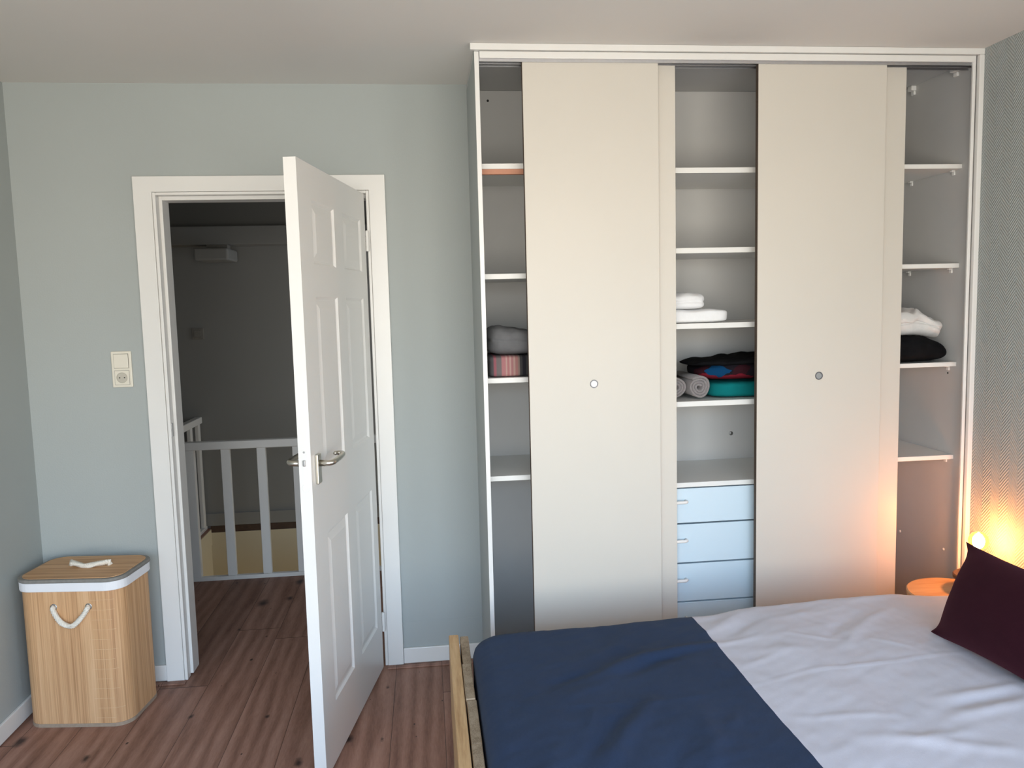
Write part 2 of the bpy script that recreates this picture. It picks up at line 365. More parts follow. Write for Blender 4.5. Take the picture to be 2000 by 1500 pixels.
# door frame: architrave, rebated jambs, head
fr = MB()
def ubo(y0, y1):
    q = [(-1.142, .002), (-1.071, .002), (-1.071, 2.044), (-.212, 2.044), (-.212, .002), (-.145, .002), (-.145, 2.106), (-1.142, 2.106)]
    fr.loops([[(x, y0, z) for x, z in q], [(x, y1, z) for x, z in q]])
ubo(-.018, 0)
fr.box(-1.0705, -1.058, -.012, .030, .002, 2.0435).box(-.225, -.2125, -.012, .030, .002, 2.0435).box(-1.058, -.225, -.012, .030, 2.032, 2.0435)
fr.box(-1.0705, -1.046, .030, .115, .012, 2.0435).box(-.228, -.2125, .030, .115, .012, 2.0435).box(-1.046, -.228, .030, .115, 2.017, 2.0435)
ubo(.1, .118)
frame = struct(fr.build('trim_1', M['trim'], bevel=.002))
MB().box(-1.0583, -1.0555, -.006, .014, 1.05, 1.105).build('strike_plate', M['steel'], frame)

# ------------------------------------------------------------------ hallway beyond the door
HB = 2.45
struct(MB().box(-2.6, 1.0, .10, 1.33, -.12, 0).box(-2.6, -1.60, 1.33, HB, -.12, 0).build('floor_hall', M['floor']))
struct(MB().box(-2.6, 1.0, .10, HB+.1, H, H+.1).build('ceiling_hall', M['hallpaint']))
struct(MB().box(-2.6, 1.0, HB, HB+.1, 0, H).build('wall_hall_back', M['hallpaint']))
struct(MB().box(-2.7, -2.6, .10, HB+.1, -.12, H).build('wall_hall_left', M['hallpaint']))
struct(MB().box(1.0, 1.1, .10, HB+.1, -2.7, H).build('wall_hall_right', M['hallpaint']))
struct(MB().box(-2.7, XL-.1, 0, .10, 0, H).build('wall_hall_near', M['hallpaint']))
struct(MB().box(-1.70, 1.0, HB-.015, HB+.1, -2.7, -.03).build('wall_stairwell_back', M['stairpaint']))
struct(MB().box(-1.70, -1.60, 1.33, HB-.015, -2.7, -.12).box(-1.605, -1.595, 1.33, HB-.015, -.12, -.004).build('wall_stairwell_left', M['stairpaint']))
struct(MB().box(-1.70, 1.0, 1.23, 1.33, -2.7, -.12).build('wall_stairwell_near', M['stairpaint']))
struct(MB().box(-1.70, 1.1, 1.23, HB+.1, -2.8, -2.7).build('floor_stairwell', M['floor']))
struct(MB().box(-1.60, 1.0, HB-.012, HB, -.03, .018).build('trim_recess_shade', M['darkwood']))  # dark strip standing in for the shaded recess above the lower wall
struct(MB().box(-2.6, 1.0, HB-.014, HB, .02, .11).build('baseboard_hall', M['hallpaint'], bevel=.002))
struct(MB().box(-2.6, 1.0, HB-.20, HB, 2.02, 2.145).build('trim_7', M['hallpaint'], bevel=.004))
t = thing('ceiling_fixture', 'dark boxy fixture hanging below the beam in the dim hallway', 'fixture', (-1.38, 2.25, 1.90))
MB().box(-1.50, -1.28, 2.08, 2.36, 1.905, 1.985).build('housing', M['hallpaint'], t, bevel=.012)
MB().box(-1.46, -1.32, 2.2505, 2.34, 1.985, 2.02).build('mounting_block', M['graytrim'], t, bevel=.003)
t = thing('hall_switch', 'small square light switch on the far wall of the dim hallway', 'switch', (-1.60, HB, 1.42))
MB().box(-1.645, -1.565, HB-.010, HB, 1.375, 1.455).build('cover_plate', M['graytrim'], t, bevel=.003)
MB().box(-1.63, -1.58, HB-.014, HB-.0102, 1.39, 1.44).build('rocker', M['graytrim'], t, bevel=.002)

t = thing('stair_balustrade', 'white painted stair balustrade round the stairwell beyond the doorway', 'railing', (-.6, 1.29, 0))
MB().box(-1.66, 1.0, 1.26, 1.31, .775, .822).build('top_rail', M['trim'], t, bevel=.005)
MB().box(-1.66, 1.0, 1.27, 1.30, 0, .024).build('bottom_rail', M['trim'], t, bevel=.003)
MB().box(-1.66, -1.61, 1.311, HB-.016, .775, .822).build('side_rail', M['trim'], t, bevel=.005)
MB().box(-1.65, -1.62, 1.301, HB-.016, 0, .024).build('side_bottom_rail', M['trim'], t, bevel=.003)
MB().box(-1.402, -1.346, 1.265, 1.305, .0245, .7745).build('post', M['trim'], t, bevel=.003)
for i in range(12):
    x = -1.198+.2015*i
    if x < .95: MB().box(x, x+.051, 1.272, 1.298, .0245, .7745).build('baluster', M['trim'], t, bevel=.003)
for i in range(6):
    y = 1.42+.19*i
    MB().box(-1.648, -1.622, y, y+.05, .0245, .7745).build('baluster', M['trim'], t, bevel=.003)

# ------------------------------------------------------------------ bedroom door, standing open
TH = 1.3945; LW, LT, LZ0, LZ1 = .822, .040, .010, 2.025
door = bpy.data.objects.new('door_1', None)
def leaf_mesh():
    bm = bmesh.new()
    cols = [(.075, .330), (.440, .690)]; rows = [(.215, .810), (1.030, 1.600), (1.705, 1.912)]
    xs = sorted({0, LW} | {v for c in cols for v in c}); zs = sorted({LZ0, LZ1} | {v for r in rows for v in r})
    for side in (0, 1):
        Y = lambda d: (-d if side == 0 else -LT+d)
        V = lambda x, z, d=0: bm.verts.new((x, Y(d), z))
        for a, b in zip(xs, xs[1:]):
            for c, e in zip(zs, zs[1:]):
                if (a, b) in cols and (c, e) in rows:
                    rings = []
                    for off, dep in ((0, 0), (.007, .0075), (.013, .0085), (.040, .0015)):
                        rings.append([V(a+off, c+off, dep), V(b-off, c+off, dep), V(b-off, e-off, dep), V(a+off, e-off, dep)])
                    for p, q in zip(rings, rings[1:]):
                        for i in range(4): bm.faces.new((p[i], p[(i+1) % 4], q[(i+1) % 4], q[i]))
                    bm.faces.new(rings[-1])
                else: bm.faces.new((V(a, c), V(b, c), V(b, e), V(a, e)))
    for x in (0, LW):
        p = [bm.verts.new((x, y, z)) for y, z in ((0, LZ0), (-LT, LZ0), (-LT, LZ1), (0, LZ1))]; bm.faces.new(p)
    for z in (LZ0, LZ1):
        p = [bm.verts.new((x, y, z)) for x, y in ((0, 0), (LW, 0), (LW, -LT), (0, -LT))]; bm.faces.new(p)
    bmesh.ops.remove_doubles(bm, verts=bm.verts, dist=1e-5)
    k = MB(); k.bm.free(); k.bm = bm; return k
door = leaf_mesh().build('door_1', M['trim'], loc=(-.2313, -.0398, 0), rot=TH+pi)
struct(door)
def handle(side):
    s = 1 if side == 0 else -1; y0 = 0 if side == 0 else -LT
    Yl = lambda d: y0+s*d
    a, b = sorted((Yl(0.0002), Yl(.011)))
    pl = MB().box(.748, .783, a, b, .995, 1.092).build('handle_plate', M['nickel'], door, bevel=.003, seg=3)
    pts = [(.766, Yl(.010), 1.062), (.766, Yl(.040), 1.062), (.764, Yl(.049), 1.063), (.757, Yl(.054), 1.064)]
    pts += [(.757-.105*i/8, Yl(.054+.002*sin(pi*i/8)), 1.064+.004*i/8) for i in range(1, 9)]
    cx = .652
    pts += [(cx-.016*sin(w), Yl(.041+.013*cos(w)), 1.069+.004*w/pi) for w in (.5, 1.0, 1.5, 2.0, 2.5, 3.0, 3.5)]
    rad = [.011, .0095, .009, .009]+[.009]*8+[.009, .009, .0085, .008, .0075, .007, .006]
    MB().tube(pts, rad, 14).build('lever', M['nickel'], pl, smooth=True)
handle(0); handle(1)
MB().box(LW+.0002, LW+.0012, -.030, -.012, 1.035, 1.115).build('lock_faceplate', M['trim'], door)
MB().box(LW+.0012, LW+.006, -.0255, -.0165, 1.063, 1.083).build('latch_bolt', M['steel'], door, bevel=.002)
MB().lathe([(.0035, 0), (.0035, .0009)], (LW+.0012, -.021, 1.108), 12, 'x').build('screw', M['steel'], door)
MB().lathe([(.013, 0), (.013, .0009), (.0115, .0012), (.0115, .0004)], (LW+.0001, -.020, .992), 20, 'x').build('latch_cover', M['trim'], door)
for z in (1.835, .210):
    h = MB().lathe([(.0065, -.042), (.0065, .042)], (-.006, .006, z), 16)
    for k in range(4): h.lathe([(.0072, -.0415+.021*k), (.0072, -.0240+.021*k)], (-.006, .006, z), 16)
    h.build('hinge', M['trim'], door, smooth=False)

# ------------------------------------------------------------------ switch, sockets
t = thing('switch_and_socket', 'cream double wall plate, rocker switch above round socket, left of the doorway', 'switch', (-1.236, 0, 1.335))
MB().box(-1.2755, -1.1965, -.009, 0, 1.263, 1.410).build('cover_frame', M['plastic'], t, bevel=.003)
MB().box(-1.2652, -1.2068, -.0096, -.0091, 1.3408, 1.4002).box(-1.2652, -1.2068, -.0096, -.0091, 1.2728, 1.3322).build('gap_shade_plate', M['graytrim'], t)  # dark plates painting in the shade of the gaps round rocker and socket
MB().box(-1.264, -1.208, -.0135, -.0098, 1.342, 1.399).build('rocker', M['plastic'], t, bevel=.002)
so_ = MB().box(-1.264, -1.208, -.011, -.0098, 1.274, 1.331).build('socket_insert', M['plastic'], t, bevel=.001)
MB().lathe([(.0215, -.0130), (.0205, -.0130), (.0195, -.0108)], (-1.236, 0, 1.3025), 28, 'y', False, False).loops([[(-1.236+.0195*cos(2*pi*i/28), -.0112, 1.3025+.0195*sin(2*pi*i/28)) for i in range(28)], [(-1.236+.0190*cos(2*pi*i/28), -.0114, 1.3025+.0190*sin(2*pi*i/28)) for i in range(28)]], True, True).build('socket_ring', M['plasticdark'], t)
MB().lathe([(.0026, -.0121), (.0026, -.0111)], (-1.2455, 0, 1.3025), 12, 'y').lathe([(.0026, -.0121), (.0026, -.0111)], (-1.2265, 0, 1.3025), 12, 'y').build('pin_hole', M['dark'], t)
t = thing('wall_socket', 'pale low wall socket beside the wardrobe, behind the burgundy cushion', 'socket', (XR, -.56, .46))
MB().box(XR-.010, XR, -.60, -.525, .425, .50).build('cover_frame', M['wplastic'], t, bevel=.003)
MB().box(XR-.022, XR-.0102, -.585, -.54, .44, .485).build('socket_insert', M['wplastic'], t, bevel=.003)

# ------------------------------------------------------------------ built-in wardrobe
wd = thing('wardrobe', 'tall built-in cream wardrobe with half-open sliding doors and white shelves', 'wardrobe', (1.16, -.26, 0))
TOPZ = 2.447
MB().box(.205, .2195, -.4995, -.001, 0, TOPZ).build('side_panel', M['sage'], wd)
MB().box(.205, .221, -.5035, -.4997, 0, TOPZ).box(.2196, .221, -.4997, -.470, 0, TOPZ).build('side_panel_edge', M['trim'], wd, bevel=.001)
MB().box(2.1185, 2.1239, -.500, -.001, 0, TOPZ).build('side_panel', M['inner'], wd)
MB().box(.2215, 2.118, -.004, -.0015, 0, TOPZ-.001).build('back_panel', M['inner'], wd)
MB().box(.206, 2.1235, -.4995, -.001, TOPZ+.0005, H-.002).build('top_panel', M['inner'], wd)
MB().box(.550, .565, -.440, -.005, 0, TOPZ).build('divider', M['shelf'], wd)
MB().box(1.500, 1.515, -.440, -.005, 0, TOPZ).build('divider', M['shelf'], wd)
MB().box(.190, 2.1235, -.523, -.5045, 2.4485, H-.0005).build('top_trim', M['trim'], wd, bevel=.002)
MB().box(.2225, 2.096, -.513, -.5045, 2.423, 2.447).build('fascia', M['trim'], wd, bevel=.003)
MB().box(2.104, 2.1235, -.523, -.5045, 0, 2.448).build('side_trim', M['trim'], wd, bevel=.002)
MB().box(2.086, 2.0985, -.510, -.5005, 0, 2.447).build('jamb_strip', M['trim'], wd, bevel=.002)
tr = MB()
for y in (-.503, -.4735, -.4405): tr.box(.2225, 2.118, y, y+.004, 2.4135, 2.446)
tr.box(.2225, 2.118, -.4988, -.4738, 2.440, 2.446).box(.2225, 2.118, -.4692, -.4407, 2.440, 2.446)
tr.build('sliding_track', M['alu'], wd)
MB().box(.2225, 2.118, -.503, -.435, 0, .03).build('floor_track', M['alu'], wd)
def sliding(x0, x1, y0, y1, lab, pull):
    z1 = 2.418 if y0 < -.48 else 2.424
    d = MB().box(x0, x1, y0, y1, .033, z1).build('sliding_door', M['cream'], wd, bevel=.0008)
    d['label'] = lab
    MB().box(x0-.0012, x0-.0001, y0+.0012, y1-.0005, .035, z1-.002).build('edge_band', M['chip'], d)
    if pull:
        c = (pull, y0, 1.257)
        MB().lathe([(.0115, -.0003), (.0120, -.0020), (.0150, -.0020), (.0158, -.0002)], c, 32, 'y', False, False).build('finger_pull_ring', M['darksteel'], d)
        MB().lathe([(.0115, -.0003), (.0114, -.0004), (.004, -.0004)], c, 32, 'y', False, True).build('finger_pull_dish', M['steel'], d)
sliding(.375, .871, -.4975, -.4755, 'cream sliding front door, left one of two', .618)
sliding(1.250, 1.750, -.4975, -.4755, 'cream sliding front door, right one of two', 1.498)
sliding(.448, .944, -.4670, -.4450, 'cream sliding door behind the left front door', None)
sliding(1.352, 1.848, -.4670, -.4450, 'cream sliding door behind the right front door', None)
def shelf(x0, x1, top, th=.019, pins=None, batten=False):
    s = MB().box(x0, x1, -.420, -.0055, top-th, top).build('shelf', M['shelf'], wd, bevel=.001)
    if pins:
        for y in (-.375, -.10):
            p = MB().box(pins-.016, pins-.0005, y-.008, y+.008, top-th-.006, top-th-.0003)
            p.box(pins-.007, pins-.0005, y-.008, y+.008, top-th-.020, top-th-.006)
            p.build('shelf_pin', M['wplastic'], s, bevel=.002)
    if batten: MB().box(x0, x1, -.4185, -.400, top-th-.019, top-th-.0003).build('batten', M['terracotta'], s)
for i, z in enumerate((2.076, 1.674, 1.284, .908)): shelf(.2215, .5495, z, .0195, batten=(i == 0))
for z in (2.057, 1.757, 1.469, 1.167): shelf(.5655, 1.4995, z, .0205)
for z in (2.064, 1.678, 1.285, .906): shelf(1.5155, 2.118, z, .0175, pins=2.1185)
for y in (-.375, -.10):
    p = MB().box(2.095, 2.118, y-.015, y+.015, 2.425, 2.4465); p.box(2.108, 2.118, y-.012, y+.012, 2.408, 2.425); p.build('top_bracket', M['wplastic'], wd, bevel=.003)
for y, z in ((-.376, .498), (-.073, .488)): MB().lathe([(.006, 0), (.006, -.003), (.003, -.005)], (2.1185, y, z), 16, 'x').build('wall_peg', M['wplastic'], wd, smooth=True)
MB().lathe([(.004, 0), (.004, -.0006)], (2.1185, -.370, 1.236), 12, 'x').build('peg_hole', M['dark'], wd)
MB().lathe([(.009, -.0045), (.009, -.0065), (.006, -.008)], (1.344, 0, .962), 16, 'y').build('screw_cap', M['steel'], wd, smooth=True)
MB().lathe([(.005, -.0045), (.005, -.0062)], (.292, 0, 2.405), 12, 'y').build('screw_hole', M['dark'], wd)

du = thing('drawer_unit', 'cool white drawer stack under the open wardrobe shelf, just above the duvet', 'drawers', (.93, -.22, 0))
MB().box(.560+.006, .580, -.405, -.006, 0, .828).box(1.285, 1.300, -.405, -.006, 0, .828).box(.580, 1.285, -.02, -.006, 0, .828).box(.580, 1.285, -.405, -.02, 0, .02).build('carcass', M['shelf'], du)
MB().box(.566, 1.4995, -.425, -.006, .8285, .8475).build('top', M['shelf'], du, bevel=.001)
zs = [.826, .6825, .5225, .3645, .2045, .045]
for a, b in zip(zs, zs[1:]):
    d = MB().box(.567, 1.300, -.424, -.406, b+.0035, a-.0025).build('drawer', M['drawer'], du, bevel=.0015)
    zc = a-.052 if a > .8 else a-.064
    hp = [(.845, -.4243, zc), (.845, -.440, zc), (.852, -.446, zc), (.985, -.446, zc), (.992, -.440, zc), (.992, -.4243, zc)]
    MB().tube(hp, .0062, 12).build('handle', M['wplastic'], d, smooth=True)

# ------------------------------------------------------------------ folded textiles on the shelves
def cloth_block(w, d, h, layers, seed, amp=.004, groove=.006, nsub=22, pw=7, slope=None, droop=0):
    bm = bmesh.new(); bmesh.ops.create_cube(bm, size=2)
    bmesh.ops.subdivide_edges(bm, edges=bm.edges, cuts=nsub, use_grid_fill=True)
    for v in bm.verts:
        x, y, z = v.co; m = max(abs(x), abs(y), abs(z))
        n = (abs(x)**pw+abs(y)**pw+abs(z)**pw)**(1/pw); x, y, z = x*m/n, y*m/n, z*m/n
        X, Y, Z = x*w/2, y*d/2, (z+1)*h/2
        side = max(abs(x), abs(y))
        if side > .9 and layers:
            ph = (z+1)/2*layers; g = max(0, 1-abs(ph-round(ph))*layers*h/max(layers, 1)/.006*.5)
            if 0 < round(ph) < layers: X -= groove*g*x; Y -= groove*g*y
        p = Vector((X*14+seed*7, Y*14, Z*22+seed)); nn = noise.noise(p)+.5*noise.noise(p*2.3)
        top = max(0, (Z/h))
        X += amp*.6*noise.noise(p+Vector((9, 3, 1))); Y += amp*.6*noise.noise(p+Vector((3, 19, 1))); Z += amp*nn*top
        if slope: Z = Z*(1+slope(x, y))
        Z = max(0, Z)-droop*max(0, x-.25)**2
        v.co = (X, Y, Z)
    k = MB(); k.bm.free(); k.bm = bm; return k
def textile(name, label, cat, mat, size, loc, layers, seed, rot=0, group=None, **kw):
    o = cloth_block(*size, layers, seed, **kw).build(name, mat, smooth=True)
    o.location = loc; o.rotation_euler = (0, 0, rot); return tag(o, label, cat, group)
textile('folded_towel', 'pink and grey striped towel folded under the grey blanket in left wardrobe opening', 'towel', M['striped'], (.20, .24, .082), (.335, -.275, 1.2845), 1, 3, amp=.002, pw=9)
textile('folded_blanket', 'grey folded blanket on top of the striped towel in left wardrobe opening', 'blanket', M['greycloth'], (.21, .25, .098), (.338, -.275, 1.367), 2, 5, amp=.008, pw=4, slope=lambda x, y: -.16*x+.05)
textile('folded_towel', 'wider white folded towel lying on the middle wardrobe shelf', 'towel', M['whiteterry'], (.40, .26, .052), (.988, -.270, 1.4695), 1, 7, amp=.004, pw=6, group='white towels on the middle shelf')
textile('folded_towel', 'smaller white folded towel on top of the wider white one', 'towel', M['whiteterry'], (.30, .24, .062), (.952, -.270, 1.5225), 2, 11, amp=.011, pw=4.5, group='white towels on the middle shelf')
def roll(seed, turns=3.3, R=.048, L=.26, th=.0105):
    k = MB(); n = 120; inner = []; outer = []
    for i in range(n+1):
        a = 2*pi*turns*i/n; r = .009+(R-.009-th/2)*i/n; w = 1+.05*sin(3*a+seed)
        d = Vector((cos(a+seed), 0, sin(a+seed))); cc = d*r*w; inner.append(cc-d*th*.44); outer.append(cc+d*th*.44)
    rings = []
    for a, b in zip(inner, outer):
        m = (a+b)/2
        rings.append([(a.x, -L/2, a.z), (m.x, -L/2-.004, m.z), (b.x, -L/2, b.z), (b.x, L/2, b.z), (a.x, L/2, a.z)])
    k.loops(rings); return k
for nm, x, sd, lab in (('rolled_towel', 1.066, .4, 'grey rolled towel touching the teal cloth'), ('rolled_towel', .971, 2.6, 'grey rolled towel half hidden by the door, left of the other roll')):
    o = roll(sd).build(nm, M['greyterry'], smooth=True); o.location = (x, -.245, 1.2165); tag(o, lab, 'towel', 'rolled grey towels on the wardrobe shelf')
textile('folded_cloth', 'teal folded cloth under the dark patterned garment, beside the rolled towels', 'cloth', M['teal'], (.34, .26, .066), (1.288, -.245, 1.1675), 1, 13, amp=.005, pw=5)
o = textile('folded_garment', 'dark patterned folded garment with blue and red print on the teal cloth', 'garment', M['printed'], (.40, .25, .078), (1.272, -.250, 1.237), 0, 17, amp=.008, pw=3.2, slope=lambda x, y: .12*x)
g = cloth_block(.44, .262, .036, 0, 23, amp=.012, pw=3, slope=lambda x, y: .35*x).build('black_lining', M['black'], o, smooth=True); g.location = (-.012, .002, .056); g['label'] = 'black folded-over lining'
textile('folded_clothes', 'black folded clothes under the off-white cloth in the right wardrobe opening', 'clothes', M['black'], (.368, .29, .110), (1.930, -.285, 1.2855), 0, 29, amp=.014, pw=3.2, slope=lambda x, y: -.16*x-.22*max(0, x-.35))
textile('crumpled_cloth', 'off-white crumpled cloth lying on the black folded clothes', 'cloth', M['offwhite'], (.335, .24, .100), (1.925, -.285, 1.394), 2, 31, amp=.026, groove=.010, pw=4, nsub=36, slope=lambda x, y: -.10*x+.05*sin(5*x), droop=.055)

# ------------------------------------------------------------------ laundry hamper in the corner
hp = thing('laundry_hamper', 'bamboo laundry hamper with white rope handles standing in the left corner', 'hamper', (-1.352, -.205, 0), radians(-7), world=False)
def rrect(w, d, r, n=8):
    p = []
    for cx, cy, a0 in ((w/2-r, d/2-r, 0), (-w/2+r, d/2-r, pi/2), (-w/2+r, -d/2+r, pi), (w/2-r, -d/2+r, 3*pi/2)):
        for i in range(n+1): a = a0+pi/2*i/n; p.append((cx+r*cos(a), cy+r*sin(a)))
    return p
def prism(k, w, d, r, z0, z1, cap=True):
    q = rrect(w, d, r); return k.loops([[(x, y, z0) for x, y in q], [(x, y, z1) for x, y in q]], cap, cap)
BW, BD, BR = .395, .275, .062
prism(MB(), BW, BD, BR, .012, .545).build('body', M['bamboo'], hp)
prism(MB(), BW+.003, BD+.003, BR, 0, .0135).build('base_binding', M['tape'], hp)
prism(MB(), BW+.016, BD+.012, BR+.004, .532, .566).build('lid_band', M['whitecloth'], hp, bevel=.003)
prism(MB(), BW+.022, BD+.018, BR+.006, .566, .580).build('lid_binding', M['graytrim'], hp, bevel=.005, seg=3)
prism(MB(), BW-.008, BD-.008, BR-.004, .5795, .5825).build('lid_panel', M['bamboolid'], hp, bevel=.001)
yf = -BD/2
pts = [(-.064+.132*i/24, yf-.010-.012*sin(pi*i/24), .470-.064*sin(pi*i/24)**.85) for i in range(25)]
pts = [(-.064, yf+.001, .473)]+pts+[(.068, yf+.001, .473)]
pts = [(a+.010, b, c) for a, b, c in pts]
h1 = MB().rope(pts, .0105, 8).build('rope_handle', M['rope'], hp, smooth=True)
for x in (-.054, .078): MB().lathe([(.0075, -.0002), (.0125, -.002), (.013, 0)], (x, yf, .472), 20, 'y', False, False).build('eyelet', M['steel'], h1, smooth=True)
pts = [(-.062+.145*i/24, .016-.030*sin(pi*i/24)**.55, .5935+.004*cos(2*pi*i/24)) for i in range(25)]
pts = [(-.066, .016, .581)]+pts+[(.087, .016, .581)]
h2 = MB().rope(pts, .0110, 8).build('rope_handle', M['rope'], hp, smooth=True)
th = MB(); random.seed(4)
for i in range(13):
    z = .035+.0385*i; q = rrect(BW+.0012, BD+.0012, BR); cs = [(x, y, z) for x, y in q[27:33]]
    a = Vector((BW/2-BR-.055+random.uniform(-.01, .01), -BD/2-.0006, z)); b = Vector((BW/2-BR, -BD/2-.0006, z))
    th.tube([a, b]+[Vector(c) for c in cs[1:random.randint(2, 5)]], .00055, 5)
th.build('stitching', M['thread'], hp)

# ------------------------------------------------------------------ bed
bed = thing('bed_frame', 'rough pine bed frame with plank footboard at the left of the bed', 'bed', (1.05, -1.64, 0))
FZ = .450
MB().box(.042, .0745, -2.52, -.785, .17, FZ).build('footboard_rail', M['pine'], bed, bevel=.004)
ys = [-.790, -1.005, -1.232, -1.463, -1.69, -1.93, -2.16, -2.39, -2.515]
random.seed(2)
for a, b in zip(ys, ys[1:]):
    j = random.uniform(0, .003)
    o = MB().box(.0765+j, .1045+j, b+.0015, a-.0015, .06, FZ-.001-random.uniform(0, .004)).build('footboard_board', M['pinez'], bed, bevel=.003)
    o.data.materials.append(M['endgrain'])
    for p in o.data.polygons:
        if p.normal.z > .5: p.material_index = 1
for y in (-.900, -2.445): MB().box(.112, 2.05, y, y+.028, .10, .27).build('side_rail', M['pine'], bed, bevel=.003)
MB().box(.112, 2.05, -2.41, -.905, .17, .19).build('slat_base', M['pine'], bed)
for x in (.045, 1.97):
    for y in (-.86, -2.46): MB().box(x, x+.029 if x < .1 else x+.06, y, y+.06, 0, .168 if x < .1 else .098).build('leg', M['pinez'], bed, bevel=.003)
mt = MB().box(.125, 2.07, -2.42, -.890, .191, .415).build('mattress', M['whitecloth'], bevel=.03, seg=4)
centre_origin(mt); tag(mt, 'mattress under the blue and lilac duvet on the pine bed', 'mattress')

def ridge(x, y, pts, w, h):
    best = 0
    for i in range(len(pts)-1):
        ax, ay = pts[i]; bx, by = pts[i+1]; dx, dy = bx-ax, by-ay; L2 = dx*dx+dy*dy
        t = ((x-ax)*dx+(y-ay)*dy)/L2; tc_ = min(1, max(0, t)); d2 = (x-ax-tc_*dx)**2+(y-ay-tc_*dy)**2
        if d2 < 9*w*w:
            u = (i+tc_)/(len(pts)-1); best = max(best, math.exp(-d2/(w*w))*(.35+.65*sin(pi*u)) if 0 else math.exp(-d2/(w*w))*(sin(pi*(.12+.76*u))))
    return h*best
RIDGES = [
 ([(.425, -1.267), (.539, -1.194), (.669, -1.124)], .024, .014), ([(.303, -1.285), (.371, -1.239), (.441, -1.212)], .020, -.007),
 ([(.353, -1.338), (.445, -1.308), (.555, -1.224)], .022, .006), ([(.622, -1.17), (.719, -1.14), (.831, -1.129)], .018, .011),
 ([(.52, -1.26), (.64, -1.19), (.76, -1.165)], .020, -.008), ([(.386, -1.678), (.461, -1.554), (.568, -1.415)], .022, .011),
 ([(.33, -1.66), (.42, -1.53), (.51, -1.42)], .02, -.007), ([(.371, -1.526), (.401, -1.443)], .012, .004),
 ([(.262, -1.386), (.463, -1.415), (.542, -1.428), (.743, -1.415)], .006, .0018),
 ([(.60, -1.75), (.66, -1.62), (.68, -1.50)], .025, .007), ([(.70, -1.60), (.76, -1.52)], .02, .005), ([(.22, -1.75), (.27, -1.60)], .03, .006),
 ([(.47, -1.85), (.52, -1.72), (.60, -1.60)], .022, -.006), ([(.40, -1.15), (.56, -1.06), (.60, -.98)], .025, .006),
 ([(.843, -1.046), (1.006, -.94)], .022, .010), ([(.90, -1.08), (1.05, -.99)], .020, -.007),
 ([(1.209, -1.243), (1.272, -1.17), (1.383, -1.074), (1.49, -1.011)], .016, .008), ([(1.17, -1.20), (1.24, -1.12), (1.36, -1.03)], .018, -.006),
 ([(.828, -1.397), (1.004, -1.365), (1.193, -1.371), (1.319, -1.366), (1.525, -1.347)], .0055, .0038),
 ([(1.271, -1.581), (1.368, -1.573), (1.527, -1.549)], .016, .008), ([(1.257, -1.665), (1.463, -1.628)], .016, .008), ([(1.25, -1.625), (1.46, -1.59)], .014, -.006),
 ([(1.076, -1.743), (1.25, -1.733)], .016, .006), ([(1.064, -1.131), (1.164, -1.192), (1.205, -1.207)], .008, .003),
 ([(1.294, -1.222), (1.375, -1.299)], .008, .003), ([(.818, -1.134), (.984, -1.125)], .014, .006), ([(.886, -1.567), (1.127, -1.639)], .012, .004),
 ([(1.353, -.938), (1.598, -.897)], .018, .006), ([(1.0, -1.70), (1.3, -1.83)], .02, .007), ([(1.10, -1.02), (1.25, -.99)], .02, .006),
 ([(.95, -1.21), (1.10, -1.25)], .02, .004), ([(.88, -1.28), (1.02, -1.24)], .015, .004)]
DX, DXE, DY0, DY1, CR = .114, 2.075, -2.50, -.868, .085
TOPS = [(.10, .484), (.30, .494), (.50, .496), (.70, .503), (.86, .507), (1.10, .529), (1.35, .535), (1.55, .533), (1.75, .518), (2.08, .505)]
def ztop(x, y):
    z = TOPS[-1][1]
    for (xa, za), (xb, zb) in zip(TOPS, TOPS[1:]):
        if x <= xb:
            f = min(1, max(0, (x-xa)/(xb-xa))); f = f*f*(3-2*f); z = za+(zb-za)*f; break
    z += .006*noise.noise(Vector((x*2.2, y*2.2, 3)))+.0035*noise.noise(Vector((x*6, y*5, 8)))+.0012*noise.noise(Vector((x*17, y*15, 1)))
    z += .0012*noise.noise(Vector((x*9+y*6, y*34-x*16, 5)))+.0010*noise.noise(Vector((x*34, y*20, 2)))
    for p, w, h in RIDGES: z += ridge(x, y, p, w*1.1, h*(.75 if x > .85 else .95))
    return z
def sdf(x, y):   # distance inside the rounded outline
    cx, cy = (DX+DXE)/2, (DY0+DY1)/2; qx, qy = abs(x-cx)-(DXE-DX)/2+CR, abs(y-cy)-(DY1-DY0)/2+CR
    return -(min(max(qx, qy), 0)+sqrt(max(qx, 0)**2+max(qy, 0)**2)-CR)
SPLIT = .850
